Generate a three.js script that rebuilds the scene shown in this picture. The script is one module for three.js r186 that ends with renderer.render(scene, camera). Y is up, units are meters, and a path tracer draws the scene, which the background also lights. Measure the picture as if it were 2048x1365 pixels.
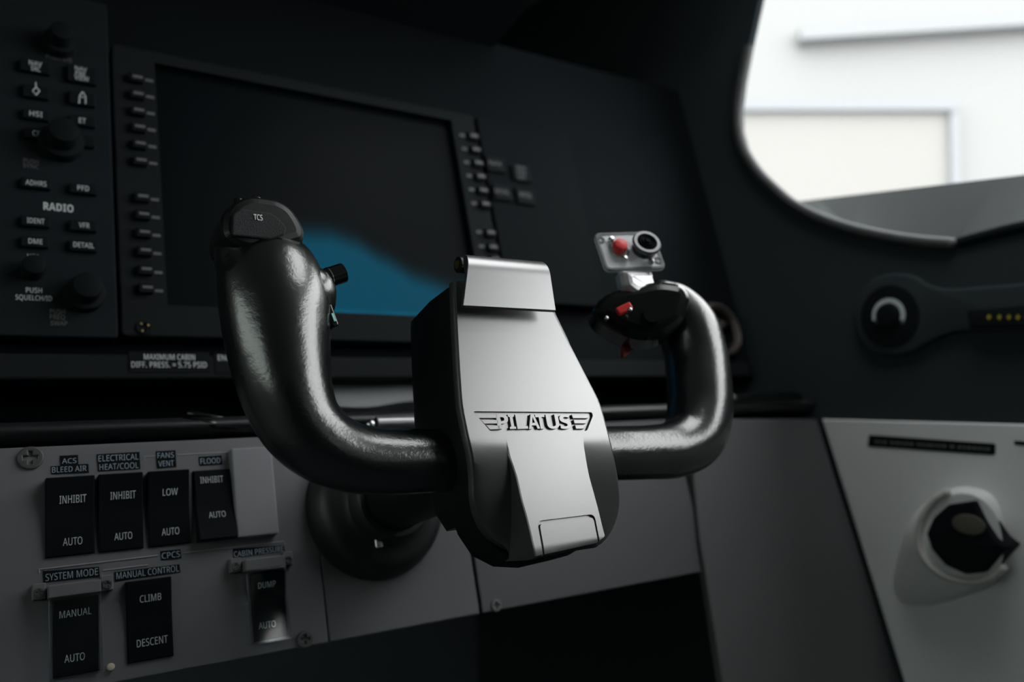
import * as THREE from 'three';
import { mergeGeometries, mergeVertices, toCreasedNormals as creasedNormals } from 'three/addons/utils/BufferGeometryUtils.js';
import { RoundedBoxGeometry } from 'three/addons/geometries/RoundedBoxGeometry.js';
import { TextGeometry } from 'three/addons/geometries/TextGeometry.js';
import { FontLoader } from 'three/addons/loaders/FontLoader.js';
import { Brush, Evaluator, SUBTRACTION } from 'three-bvh-csg';

// ------------------------------------------------------------------ camera, sky, exposure
const W = 2048, H = 1365, F = 1663;                       // focal length in pixels
const YAW = Math.atan2(0.5566, 0.8304), PITCH = 0.0384;   // looks right of the nose, slightly up
const scene = new THREE.Scene();
const camera = new THREE.PerspectiveCamera(2 * Math.atan(H / 2 / F) * 180 / Math.PI, W / H, 0.05, 400);
camera.position.set(0, 0.95, 0);
camera.rotation.order = 'YXZ';
camera.rotation.set(PITCH, -YAW, 0);
camera.filmGauge = 36;
camera.focus = 0.405;
camera.userData.fStop = 5.4;
camera.updateMatrixWorld(true);
scene.add(camera);

const renderer = new THREE.WebGLRenderer({ antialias: true });
renderer.toneMapping = THREE.LinearToneMapping;
renderer.toneMappingExposure = 1.0;
renderer.shadowMap.enabled = true;
renderer.shadowMap.type = THREE.PCFSoftShadowMap;

const SKY = 5.9;                                          // bright overcast daylight round the aircraft
scene.background = new THREE.Color(SKY * 0.99, SKY, SKY * 0.99);

// ------------------------------------------------------------------ frames: the tilted instrument panel, the side wall
const C = camera.position.clone();
const ALPHA = 0.3107;                                     // the panel leans back
const U = new THREE.Vector3(1, 0, 0);
const V = new THREE.Vector3(0, Math.cos(ALPHA), -Math.sin(ALPHA));
const N = new THREE.Vector3(0, Math.sin(ALPHA), Math.cos(ALPHA));
const D0 = 0.55;                                          // eye to panel plane
const O = C.clone().addScaledVector(N, -D0);              // panel origin, n = 0
const right = new THREE.Vector3(1, 0, 0).applyQuaternion(camera.quaternion);
const upv = new THREE.Vector3(0, 1, 0).applyQuaternion(camera.quaternion);
const fwd = new THREE.Vector3(0, 0, -1).applyQuaternion(camera.quaternion);
const ray = (x, y) => fwd.clone().addScaledVector(right, (x - W / 2) / F).addScaledVector(upv, (H / 2 - y) / F);
const WALL = 0.704;                                       // inner face of the right side wall
// survey of the place: where a sight line meets the panel plane lifted by n, as (u, v, n)
function P(x, y, n = 0) {
  const r = ray(x, y), d = (D0 - n) / -r.dot(N);
  return new THREE.Vector3(r.dot(U) * d, r.dot(V) * d, n);
}
// the same for the side wall plane X, in world metres
function S(x, y, X = WALL) { const r = ray(x, y); return C.clone().addScaledVector(r, X / r.x); }
const pxm = (x, y, n) => (D0 - n) / -ray(x, y).dot(N) / F;   // metres per pixel there

// ------------------------------------------------------------------ materials
let seed = 7;
const rnd = () => { seed = (seed * 1664525 + 1013904223) >>> 0; return seed / 4294967296; };
function noiseTexture(size, octaves, rep) {               // tiling value noise
  const data = new Uint8Array(size * size * 4), acc = new Float32Array(size * size);
  let amp = 1, tot = 0;
  for (const cells of octaves) {
    const g = new Float32Array(cells * cells); for (let i = 0; i < g.length; i++) g[i] = rnd();
    for (let y = 0; y < size; y++) for (let x = 0; x < size; x++) {
      const fx = x / size * cells, fy = y / size * cells, x0 = Math.floor(fx), y0 = Math.floor(fy);
      let a = fx - x0, b = fy - y0; a = a * a * (3 - 2 * a); b = b * b * (3 - 2 * b);
      const at = (i, j) => g[(j % cells) * cells + (i % cells)];
      acc[y * size + x] += amp * (at(x0, y0) * (1 - a) * (1 - b) + at(x0 + 1, y0) * a * (1 - b) + at(x0, y0 + 1) * (1 - a) * b + at(x0 + 1, y0 + 1) * a * b);
    }
    tot += amp; amp *= 0.75;
  }
  for (let i = 0; i < acc.length; i++) { const c = Math.round(255 * acc[i] / tot); data.set([c, c, c, 255], i * 4); }
  const t = new THREE.DataTexture(data, size, size);
  t.wrapS = t.wrapT = THREE.RepeatWrapping; t.magFilter = t.minFilter = THREE.LinearFilter; t.repeat.set(rep, rep); t.needsUpdate = true;
  return t;
}
const grainTex = noiseTexture(512, [64, 128, 256], 4);   // moulded plastic grain
const leatherTex = noiseTexture(512, [14, 40, 120], 1.6);   // leather and rubber skin
const satinTex = noiseTexture(512, [256, 512], 5);       // metallic paint flake
function mat(r, g, b, roughness, extra = {}) {
  const m = new THREE.MeshPhysicalMaterial({ roughness, metalness: 0, side: THREE.DoubleSide, ...extra });
  m.color.setRGB(r, g, b);
  return m;
}
const DULL = { specularIntensity: 0.05 };
const M = {
  panel: mat(0.0115, 0.0145, 0.0165, 0.65, { ...DULL, bumpMap: grainTex, bumpScale: 0.00002 }),
  panelDark: mat(0.0055, 0.0072, 0.0084, 0.65, { ...DULL, bumpMap: grainTex, bumpScale: 0.00002 }),
  key: mat(0.008, 0.01, 0.0115, 0.5, DULL),
  hood: mat(0.012, 0.015, 0.017, 0.9, { ...DULL, bumpMap: grainTex, bumpScale: 0.00002 }),
  bezel: mat(0.011, 0.013, 0.0145, 0.6, { ...DULL, bumpMap: grainTex, bumpScale: 0.00002 }),
  gloss: mat(0.006, 0.0065, 0.007, 0.16),
  leather: mat(0.006, 0.0065, 0.0075, 0.25, { ior: 1.9, bumpMap: leatherTex, bumpScale: 0.00012 }),
  rubber: mat(0.008, 0.009, 0.0105, 0.45, { bumpMap: leatherTex, bumpScale: 0.00007 }),
  hubBlack: mat(0.006, 0.0075, 0.0085, 0.42, { specularIntensity: 0.6, bumpMap: leatherTex, bumpScale: 0.00007 }),
  silver: mat(0.25, 0.247, 0.251, 0.34, { metalness: 0.95, bumpMap: satinTex, bumpScale: 0.000004 }),
  steel: mat(0.6, 0.6, 0.6, 0.22, { metalness: 1 }),
  brass: mat(0.55, 0.45, 0.2, 0.3, { metalness: 1 }),
  blankShaded: mat(0.05, 0.05, 0.055, 0.62, { bumpMap: grainTex, bumpScale: 0.00002 }),  // same grey as the switch panel; shadow of the wheel put into the colour
  blankGrey: mat(0.082, 0.082, 0.09, 0.62, { bumpMap: grainTex, bumpScale: 0.00002 }),  // same grey as the switch panel; the difference stands for the light on each
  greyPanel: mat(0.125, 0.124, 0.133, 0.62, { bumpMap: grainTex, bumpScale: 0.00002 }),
  greyScrew: mat(0.08, 0.083, 0.085, 0.4, { metalness: 0.3 }),
  blankPlate: mat(0.19, 0.19, 0.21, 0.55, { bumpMap: grainTex, bumpScale: 0.00002 }),
  plateGrey: mat(0.62, 0.64, 0.68, 0.5),
  rocker: mat(0.008, 0.0095, 0.011, 0.42, { ...DULL, bumpMap: grainTex, bumpScale: 0.00002 }),
  label: mat(0.008, 0.0095, 0.011, 0.6, DULL),
  print: mat(0.47, 0.5, 0.51, 0.7),
  printDim: mat(0.09, 0.09, 0.09, 0.7),  // darker print; shade on the display keys put into the colour
  printBlue: mat(0.25, 0.31, 0.37, 0.7),
  line: mat(0.22, 0.23, 0.24, 0.7),
  red: mat(0.62, 0.03, 0.03, 0.4),
  white: mat(0.8, 0.8, 0.78, 0.4),
  wallDark: mat(0.03, 0.037, 0.041, 0.8, { ...DULL, bumpMap: grainTex, bumpScale: 0.00002 }),
  sidePanel: mat(0.66, 0.67, 0.67, 0.75, { bumpMap: grainTex, bumpScale: 0.00002 }),
  reveal: mat(0.06, 0.066, 0.069, 0.8, { specularIntensity: 0.15, bumpMap: grainTex, bumpScale: 0.00002 }),
  cabin: mat(0.45, 0.45, 0.44, 0.9),
  carpet: mat(0.13, 0.15, 0.165, 0.95),
  band: mat(0.42, 0.44, 0.45, 0.6),
  tan: mat(0.08, 0.072, 0.056, 0.7),
  ringBrown: mat(0.06, 0.05, 0.047, 0.45),
  yellow: mat(0.3, 0.25, 0.02, 0.6),
  cyan: mat(0.3, 0.75, 0.75, 0.5),
  clear: mat(0.95, 0.97, 0.98, 0.04, { transmission: 1, thickness: 0, ior: 1.5 }),
  glass: mat(0.97, 0.98, 0.98, 0.0, { transmission: 1, thickness: 0, ior: 1.5 }),
  hangar: mat(0.255, 0.258, 0.256, 0.9),
  hangarDoor: mat(0.257, 0.253, 0.243, 0.9),
  hangarTrim: mat(0.235, 0.245, 0.262, 0.8),
  hangarBeam: mat(0.24, 0.25, 0.256, 0.8),
  apron: mat(0.2, 0.2, 0.2, 0.95),
};

// ------------------------------------------------------------------ helpers
// creases are found on a millimetre scale
function toCreasedNormals(g, a) { g.scale(1000, 1000, 1000); const q = creasedNormals(g, a); q.scale(0.001, 0.001, 0.001); return q; }
const taken = {}, origin = new Map();
function numbered(name) { const k = taken[name] ?? 0; taken[name] = k + 1; return k ? `${name}_${String(k).padStart(3, '0')}` : name; }
// a thing: a Group at its base; 'panel' things carry the tilted frame, geometry is given in (u, v, n) or in world metres
function thing(name, label, category, at, frame = 'panel', group) {
  const o = new THREE.Group(); o.name = numbered(name); scene.add(o);
  if (frame === 'panel') { o.position.copy(O).addScaledVector(U, at.x).addScaledVector(V, at.y).addScaledVector(N, at.z); o.rotation.x = -ALPHA; }
  else o.position.copy(at);
  o.userData = { label, category }; if (group) o.userData.group = group;
  origin.set(o, at.clone());
  return o;
}
function part(name, geos, material, parent) {
  let g = Array.isArray(geos) ? mergeGeometries(geos.map(clean)) : clean(geos);
  let top = parent; while (!origin.has(top)) top = top.parent;
  const at = origin.get(top); g.translate(-at.x, -at.y, -at.z);
  const m = new THREE.Mesh(g, material); m.name = name; m.castShadow = m.receiveShadow = true;
  parent.add(m);
  return m;
}
function clean(g) {
  g = g.index ? g.toNonIndexed() : g.clone();
  for (const k of Object.keys(g.attributes)) if (!['position', 'normal', 'uv'].includes(k)) g.deleteAttribute(k);
  if (!g.attributes.normal) g.computeVertexNormals();
  if (!g.attributes.uv) boxUV(g);
  g.clearGroups();
  return g;
}
function boxUV(g) {                                       // uv in metres by the dominant normal
  const p = g.attributes.position, n = g.attributes.normal, uv = new Float32Array(p.count * 2);
  for (let i = 0; i < p.count; i += 3) {
    let nx = 0, ny = 0, nz = 0;
    for (let k = i; k < Math.min(i + 3, p.count); k++) { nx += n.getX(k); ny += n.getY(k); nz += n.getZ(k); }
    nx = Math.abs(nx); ny = Math.abs(ny); nz = Math.abs(nz);
    for (let k = i; k < Math.min(i + 3, p.count); k++) {
      const a = nx > ny && nx > nz ? [p.getZ(k), p.getY(k)] : ny > nz ? [p.getX(k), p.getZ(k)] : [p.getX(k), p.getY(k)];
      uv[k * 2] = a[0] * 10; uv[k * 2 + 1] = a[1] * 10;
    }
  }
  g.setAttribute('uv', new THREE.BufferAttribute(uv, 2));
}
function setting(name, geos, material, frame = 'world') {
  const g = Array.isArray(geos) ? mergeGeometries(geos.map(clean)) : clean(geos);
  const m = new THREE.Mesh(g, material); m.name = name; m.castShadow = m.receiveShadow = true; m.userData.kind = 'structure';
  if (frame === 'panel') { m.position.copy(O); m.rotation.x = -ALPHA; }
  scene.add(m); origin.set(m, new THREE.Vector3());
  return m;
}
function fresh(g) { g.deleteAttribute('uv'); return g; }  // let clean() give uv in metres
function box(x0, x1, y0, y1, z0, z1, r = 0) {
  const g = r ? new RoundedBoxGeometry(x1 - x0, y1 - y0, z1 - z0, 2, r) : new THREE.BoxGeometry(x1 - x0, y1 - y0, z1 - z0);
  fresh(g); g.translate((x0 + x1) / 2, (y0 + y1) / 2, (z0 + z1) / 2);
  return g;
}
// extrude a closed outline of (x, y) from z0 to z1 with a rounded edge
function slab(pts, z0, z1, bevel = 0, round = 0, holes = []) {
  const s = new THREE.Shape(round ? rounded(pts, round) : pts.map((p) => new THREE.Vector2(p.x, p.y)));
  for (const h of holes) s.holes.push(new THREE.Path(h.map((p) => new THREE.Vector2(p.x, p.y))));
  const b = Math.min(bevel, (z1 - z0) / 2.01);
  const g = new THREE.ExtrudeGeometry(s, { depth: z1 - z0 - 2 * b, bevelEnabled: b > 0, bevelSize: b, bevelThickness: b, bevelOffset: -b, bevelSegments: 3, curveSegments: 8 });
  g.translate(0, 0, z0 + b);
  return fresh(g);
}
function rounded(pts, r, n = 5) {                         // corners replaced by arcs
  const out = [];
  pts.forEach((p, i) => {
    const a = pts[(i + pts.length - 1) % pts.length], b = pts[(i + 1) % pts.length];
    const pa = new THREE.Vector2(a.x - p.x, a.y - p.y), pb = new THREE.Vector2(b.x - p.x, b.y - p.y);
    const k = Math.min(r, pa.length() / 2.05, pb.length() / 2.05); pa.setLength(k); pb.setLength(k);
    for (let j = 0; j <= n; j++) {
      const t = j / n;
      out.push(new THREE.Vector2(p.x + pa.x * (1 - t) ** 2 + pb.x * t * t, p.y + pa.y * (1 - t) ** 2 + pb.y * t * t));
    }
  });
  return out;
}
// four pixel corners on a plane -> upright rectangle in (u, v)
function rect(x0, y0, x1, y1, n) {                        // left/top, right/bottom sight lines
  const a = P(x0, y0, n), b = P(x1, y1, n);
  return [[a.x, a.y], [b.x, a.y], [b.x, b.y], [a.x, b.y]].map(([x, y]) => new THREE.Vector2(x, y));
}
const quad = (list, n) => list.map(([x, y]) => P(x, y, n));
function disc(c, r, z0, z1, seg = 40, bevel = 0) {        // round boss standing on n = z0
  const b = bevel, pr = [[0, z0], [r, z0], [r, z1 - b], [r - b * 0.3, z1 - b * 0.3], [r - b, z1], [0, z1]].map(([x, y]) => new THREE.Vector2(x, y));
  return turned(c, pr, seg);
}
function turned(c, profile, seg = 40) {                   // lathe about the panel normal; profile (radius, n)
  let g = new THREE.LatheGeometry(profile, seg); g.rotateX(Math.PI / 2);
  g = toCreasedNormals(fresh(g), 0.6); g.translate(c.x, c.y, 0);
  return g;
}
function screwHead(c, r, z0, z1) {                        // cross-slot head
  const w = r * 0.16, l = r * 0.55, x = c.x, y = c.y;
  const hole = [[-w, -l], [w, -l], [w, -w], [l, -w], [l, w], [w, w], [w, l], [-w, l], [-w, w], [-l, w], [-l, -w], [-w, -w]].map(([a, b]) => new THREE.Vector2(x + a, y + b));
  const ring = []; for (let i = 0; i < 28; i++) ring.push(new THREE.Vector2(x + r * Math.cos(i / 28 * 2 * Math.PI), y + r * Math.sin(i / 28 * 2 * Math.PI)));
  return slab(ring, z0, z1, r * 0.12, 0, [hole]);
}
// loft closed rings (arrays of Vector3 of one length)
function loft(rings, crease = 0.7, caps = true) {
  const k = rings[0].length, pos = [], uv = [], run = [0], around = [0];
  for (let i = 0; i + 1 < rings.length; i++) run.push(run[i] + rings[i][0].distanceTo(rings[i + 1][0]) * 0.5 + rings[i][k >> 1].distanceTo(rings[i + 1][k >> 1]) * 0.5);
  const mid = rings[rings.length >> 1];
  for (let j = 0; j < k; j++) around.push(around[j] + mid[j].distanceTo(mid[(j + 1) % k]));
  const tri = (a, b, c, ...q) => { pos.push(a.x, a.y, a.z, b.x, b.y, b.z, c.x, c.y, c.z); for (const [x, y] of q) uv.push(x * 10, y * 10); };
  for (let i = 0; i + 1 < rings.length; i++) for (let j = 0; j < k; j++) {
    const a = rings[i][j], b = rings[i][(j + 1) % k], c = rings[i + 1][(j + 1) % k], d = rings[i + 1][j];
    const A = [around[j], run[i]], B = [around[j + 1], run[i]], D = [around[j], run[i + 1]], E = [around[j + 1], run[i + 1]];
    tri(a, b, c, A, B, E); tri(a, c, d, A, E, D);
  }
  if (caps) for (const [r, flip] of [[rings[0], true], [rings[rings.length - 1], false]]) {
    const c = r.reduce((s, p) => s.add(p), new THREE.Vector3()).divideScalar(k), q = (p) => [p.x, p.y + p.z];
    for (let j = 0; j < k; j++) { const a = r[j], b = r[(j + 1) % k]; flip ? tri(b, a, c, q(b), q(a), q(c)) : tri(a, b, c, q(a), q(b), q(c)); }
  }
  let g = new THREE.BufferGeometry(); g.setAttribute('position', new THREE.Float32BufferAttribute(pos, 3));
  g = mergeVertices(g, 1e-7); g.computeVertexNormals(); g = toCreasedNormals(g, crease);
  if (g.attributes.position.count * 2 === uv.length) g.setAttribute('uv', new THREE.Float32BufferAttribute(uv, 2));
  return g;
}
function smooth(g, crease) {
  g.deleteAttribute('normal'); if (g.attributes.uv) g.deleteAttribute('uv');
  g = mergeVertices(g, 1e-6); g.computeVertexNormals();
  return fresh2(toCreasedNormals(g, crease));
}
function fresh2(g) { if (g.attributes.uv) g.deleteAttribute('uv'); return g; }
// swept limb: stations [x px, y px, n, half-width px, depth ratio] -> tapering tube, ends domed
function limb(stations, seg = 40, steps = 10, domeA = false, domeB = true) {
  const ctr = stations.map(([x, y, n]) => P(x, y, n)), rad = stations.map(([x, y, n, w]) => w * pxm(x, y, n)), ratio = stations.map((s) => s[4] ?? 1);
  const curve = new THREE.CatmullRomCurve3(ctr, false, 'centripetal'), m = (stations.length - 1) * steps, rings = [];
  const lerp = (a, t) => { const f = t * (a.length - 1), i = Math.min(Math.floor(f), a.length - 2), x = f - i, q = (j) => a[Math.max(0, Math.min(a.length - 1, j))];
    const p0 = q(i - 1), p1 = q(i), p2 = q(i + 1), p3 = q(i + 2); return p1 + 0.5 * x * (p2 - p0 + x * (2 * p0 - 5 * p1 + 4 * p2 - p3 + x * (3 * (p1 - p2) + p3 - p0))); };
  const ring = (c, tan, r, k) => {
    const side = new THREE.Vector3(tan.y, -tan.x, 0).normalize(), out = new THREE.Vector3().crossVectors(side, tan).normalize(), a = [];
    for (let j = 0; j < seg; j++) { const t = j / seg * 2 * Math.PI; a.push(c.clone().addScaledVector(side, r * Math.cos(t)).addScaledVector(out, r * k * Math.sin(t))); }
    return a;
  };
  for (let i = 0; i <= m; i++) { const t = i / m; rings.push(ring(curve.getPoint(t), curve.getTangent(t), lerp(rad, t), lerp(ratio, t))); }
  const dome = (t, dir) => { const c = curve.getPoint(t), tan = curve.getTangent(t), r = lerp(rad, t), k = lerp(ratio, t), o = [];
    for (let i = 1; i <= 6; i++) { const a = i / 6 * 1.5; o.push(ring(c.clone().addScaledVector(tan, dir * r * 0.6 * Math.sin(a)), tan, r * Math.cos(a), k)); } return o; };
  if (domeB) rings.push(...dome(1, 1));
  if (domeA) rings.unshift(...dome(0, -1).reverse());
  return loft(rings, 1.2);
}
const FONT = await new FontLoader().loadAsync('fonts/droid/droid_sans_regular.typeface.json');
const BOLD = await new FontLoader().loadAsync('fonts/droid/droid_sans_bold.typeface.json');
const capOf = (font) => { const g = new TextGeometry('H', { font, size: 1, depth: 0.1 }); g.computeBoundingBox(); return g.boundingBox.max.y - g.boundingBox.min.y; };
const CAP = new Map([[FONT, capOf(FONT)], [BOLD, capOf(BOLD)]]);
// flat lettering on the plane n: from (x0, y0) to (x1, y1) along the baseline, capital height h px
function words(str, x0, y0, x1, y1, h, n, font = FONT, thick = 0.00012, lean = 0) {
  const a = P(x0, y0, n), b = P(x1, y1, n), t = P(x0, y0 - h, n);
  let g = new TextGeometry(str, { font, size: 1, depth: 0.1, curveSegments: 3, bevelEnabled: false });
  g.computeBoundingBox(); const bb = g.boundingBox, cap = CAP.get(font);
  g.translate(-bb.min.x, 0, 0);
  g.scale((b.x - a.x) / (bb.max.x - bb.min.x), (t.y - a.y) / cap, thick / 0.1);
  g.translate(a.x, (a.y + b.y) / 2, n);
  return fresh(g);
}
function bar(x0, y0, x1, y1, h, n, thick = 0.0002) {      // a printed stroke of height h px
  const a = P(x0, y0, n), b = P(x1, y1, n), t = (P(x0, y0 - h, n).y - a.y) / 2;
  return box(a.x, b.x, (a.y + b.y) / 2 - t, (a.y + b.y) / 2 + t, n, n + thick);
}
function rodBetween(a, b, r, seg = 20, r2 = r) {
  const d = b.clone().sub(a), g = new THREE.CylinderGeometry(r2, r, d.length(), seg); fresh(g);
  g.translate(0, d.length() / 2, 0); g.applyQuaternion(new THREE.Quaternion().setFromUnitVectors(new THREE.Vector3(0, 1, 0), d.clone().normalize())); g.translate(a.x, a.y, a.z);
  return toCreasedNormals(g, 0.6);
}

// a shape given in (z, y), extruded along X from x
function acrossX(g, x) {
  g = clean(fresh(g));
  const p = g.attributes.position, q = new Float32Array(p.count * 3);
  for (let i = 0; i < p.count; i++) { const j = i - i % 3 + [0, 2, 1][i % 3]; q.set([p.getZ(j) + x, p.getY(j), p.getX(j)], i * 3); }
  const o = new THREE.BufferGeometry(); o.setAttribute('position', new THREE.BufferAttribute(q, 3)); o.computeVertexNormals();
  return o;
}
// ================================================================== THE SETTING
const ZF = -1.15, ZR = 1.7, XL = -0.95, YC = 1.5;
setting('floor', box(XL - 0.05, WALL + 0.12, -0.05, 0, ZF - 0.05, ZR + 0.05), M.carpet);
const [EX0, EX1, EZ0, EZ1] = [0.36, 0.68, -0.44, -0.02];    // added unseen roof window over the right seat, shaped for the clip highlight
setting('ceiling', [box(XL - 0.05, WALL + 0.12, YC, YC + 0.05, EZ1, ZR + 0.05), box(XL - 0.05, WALL + 0.12, YC, YC + 0.05, ZF - 0.05, EZ0), box(XL - 0.05, EX0, YC, YC + 0.05, EZ0, EZ1), box(EX1, WALL + 0.12, YC, YC + 0.05, EZ0, EZ1)], M.cabin);
setting('added_window_4', box(EX0, EX1, YC + 0.02, YC + 0.024, EZ0, EZ1), M.glass);
setting('wall_rear', box(XL - 0.05, WALL + 0.12, 0, YC, ZR, ZR + 0.05), M.wallDark);
setting('wall_front', box(XL - 0.05, WALL + 0.12, 0, YC, ZF - 0.05, ZF), M.carpet);

// right side wall with the big side window; outline of the inner opening in (z, y)
const inner = [[1545, -110], [1518, 0], [1498, 92], [1484, 165], [1477, 222], [1479, 262], [1491, 304], [1518, 346], [1555, 383], [1588, 410], [1640, 437], [1700, 458], [1780, 476], [1850, 486], [1903, 490]].map(([x, y]) => S(x, y));
const lip = [[1919, 476], [1985, 458], [2048, 443]].map(([x, y]) => S(x, y));
const winZ1 = 0.5, winY1 = C.y + 0.53;
const loop = [...inner, ...lip].map((p) => new THREE.Vector2(p.z, p.y));
const last = loop[loop.length - 1];
loop.push(new THREE.Vector2(-0.1, last.y + 0.005), new THREE.Vector2(0.2, last.y + 0.01), new THREE.Vector2(winZ1 - 0.05, last.y + 0.01), new THREE.Vector2(winZ1, last.y + 0.06), new THREE.Vector2(winZ1 - 0.02, winY1 - 0.05), new THREE.Vector2(winZ1 - 0.09, winY1), new THREE.Vector2(-0.3, winY1 + 0.005), new THREE.Vector2(loop[0].x + 0.08, winY1));
{
  // extruded along world X: shape (z, y)
  const outer = [[ZF, 0], [ZR, 0], [ZR, YC], [ZF, YC]].map(([x, y]) => new THREE.Vector2(x, y));
  const aft = rounded([[1.1, C.y + 0.1], [1.62, C.y + 0.1], [1.62, C.y + 0.535], [1.16, C.y + 0.535]].map(([x, y]) => new THREE.Vector2(x, y)), 0.05);
  const s = new THREE.Shape(outer); s.holes.push(new THREE.Path(loop), new THREE.Path(aft));
  let g = new THREE.ExtrudeGeometry(s, { depth: 0.008, bevelEnabled: false });
  g = acrossX(g, WALL);
  setting('wall_right', g, M.wallDark);
  // outer skin with its straighter opening
  const sillY = S(1580, 405, WALL + 0.07).y, out = loop.map((p, i) => new THREE.Vector2(p.x, p.y));
  const sill0 = S(1580, 405, WALL + 0.07), sill1 = S(2048, 350, WALL + 0.07);
  const sillAt = (z) => sill0.y + (sill1.y - sill0.y) * (z - sill0.z) / (sill1.z - sill0.z);
  out.forEach((p, i) => { if (i < 10) p.x -= 0.11; else if (i < 15) p.x -= 0.11 * (1 - (i - 9) / 9); if (p.y < sillAt(p.x)) p.y = sillAt(p.x); });
  const ringA = loop.map((p) => new THREE.Vector3(WALL + 0.004, p.y, p.x)), ringB = out.map((p) => new THREE.Vector3(WALL + 0.07, p.y, p.x));
  setting('trim_1', loft([ringA, ringB], 0.5, false), M.reveal);
  const s2 = new THREE.Shape(outer); s2.holes.push(new THREE.Path(out), new THREE.Path(aft));
  setting('trim_5', loft([aft.map((p) => new THREE.Vector3(WALL + 0.004, p.y, p.x)), aft.map((p) => new THREE.Vector3(WALL + 0.08, p.y, p.x))], 0.5, false), M.reveal);
  g = new THREE.ExtrudeGeometry(s2, { depth: 0.03, bevelEnabled: false });
  g = acrossX(g, WALL + 0.07);
  setting('trim_2', g, M.wallDark);
  const pane = acrossX(new THREE.ShapeGeometry(new THREE.Shape(out.map((p) => p.clone()))), WALL + 0.085);
  setting('window_1', pane, M.glass);
  setting('window_3', acrossX(new THREE.ShapeGeometry(new THREE.Shape(aft)), WALL + 0.085), mat(0.42, 0.42, 0.41, 0, { transmission: 1, thickness: 0 }));
  // padded lip along the lower front corner of the opening
  const path = new THREE.CatmullRomCurve3(inner.slice(2).map((p) => new THREE.Vector3(WALL - 0.002, p.y, p.z)));
  const lipGeo = new THREE.TubeGeometry(path, 60, 0.006, 12, false); fresh(lipGeo);
  const tip = inner[inner.length - 1];
  const cap = new THREE.SphereGeometry(0.006, 14, 10); fresh(cap); cap.translate(WALL - 0.002, tip.y, tip.z);
  setting('trim_3', [lipGeo, cap], mat(0.03, 0.033, 0.035, 0.55));
  const path2 = new THREE.CatmullRomCurve3([...lip, new THREE.Vector3(WALL, last.y + 0.003, -0.1)].map((p) => new THREE.Vector3(WALL, p.y - 0.004, p.z)));
  const lip2 = new THREE.TubeGeometry(path2, 30, 0.005, 10, false); fresh(lip2);
  setting('trim_4', lip2, M.panel);
}
// left side wall with the opposite side window
{
  const outer = [[ZF, 0], [ZR, 0], [ZR, YC], [ZF, YC]].map(([x, y]) => new THREE.Vector2(x, y));
  const hole = rounded([[-0.6, C.y + 0.1], [0.5, C.y + 0.1], [0.5, C.y + 0.44], [-0.55, C.y + 0.44]].map(([x, y]) => new THREE.Vector2(x, y)), 0.09);
  const s = new THREE.Shape(outer); s.holes.push(new THREE.Path(hole));
  const g = acrossX(new THREE.ExtrudeGeometry(s, { depth: 0.06, bevelEnabled: false }), XL - 0.06);
  setting('wall_left', g, M.cabin);
  const pane = acrossX(new THREE.ShapeGeometry(new THREE.Shape(hole)), XL - 0.04);
  setting('window_2', pane, mat(0.34, 0.385, 0.36, 0, { transmission: 1, thickness: 0 }));
}

// ------------------------------------------------------------------ outside: apron and a pale hangar
setting('ground', box(-60, 60, -1.35, -1.25, -60, 60), M.apron);
{
  // hangar wall square to a line 34 degrees right of the nose, 14 m away
  const d = 14, base = C.clone().addScaledVector(new THREE.Vector3(fwd.x, 0, fwd.z).normalize(), d);
  const at = (x, y) => { const r = ray(x, y), f = new THREE.Vector3(fwd.x, 0, fwd.z).normalize(); const p = C.clone().addScaledVector(r, d / r.dot(f)); const q = p.sub(base); return new THREE.Vector2(q.dot(right), q.y); };
  const turn = new THREE.Matrix4().makeBasis(right, new THREE.Vector3(0, 1, 0), new THREE.Vector3(fwd.x, 0, fwd.z).normalize().negate()).setPosition(base);
  const outside = (name, label, category, geos, m) => { const g = mergeGeometries([geos].flat().map(clean)); g.applyMatrix4(turn); const o = new THREE.Mesh(g, m); o.name = name; o.castShadow = o.receiveShadow = true; o.userData = { label, category }; scene.add(o); return o; };
  const yG = -1.25 - base.y;
  const wall = outside('hangar_wall', '', '', box(-2, 26, yG, 9, -0.4, 0), M.hangar); wall.userData = { kind: 'structure' };
  const a = at(1450, 228), b = at(1893, 400);
  const dr = thing('hangar_door', 'wide pale cream hangar door across the apron beyond the side window', 'door', base.clone().setY(-1.25), 'world');
  const sub = (name, g, m) => { const q = clean(g); q.applyMatrix4(turn); return part(name, q, m, dr); };
  const x0 = a.x - 1.6, n = 1, w = (b.x - x0) / n;
  for (let i = 0; i < n; i++) sub('door_panel', box(x0 + i * w + 0.004, x0 + (i + 1) * w - 0.004, yG, a.y, 0.02, 0.1), M.hangarDoor);
  sub('door_header', box(x0 - 0.1, b.x + 0.12, a.y, a.y + 0.16, 0.0, 0.22), M.hangarTrim);
  sub('door_jamb', box(b.x, b.x + 0.14, yG, a.y, 0.0, 0.2), M.hangarTrim);
  const p = at(1590, 92), q = at(2100, 60);
  const beam = slab([new THREE.Vector2(p.x, p.y), new THREE.Vector2(q.x, q.y), new THREE.Vector2(q.x, q.y + 0.22), new THREE.Vector2(p.x, p.y + 0.2)], 0.05, 0.3);
  outside('roof_truss', 'faint grey sloping beam high on the pale hangar wall', 'beam', beam, M.hangarBeam);
}

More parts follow.
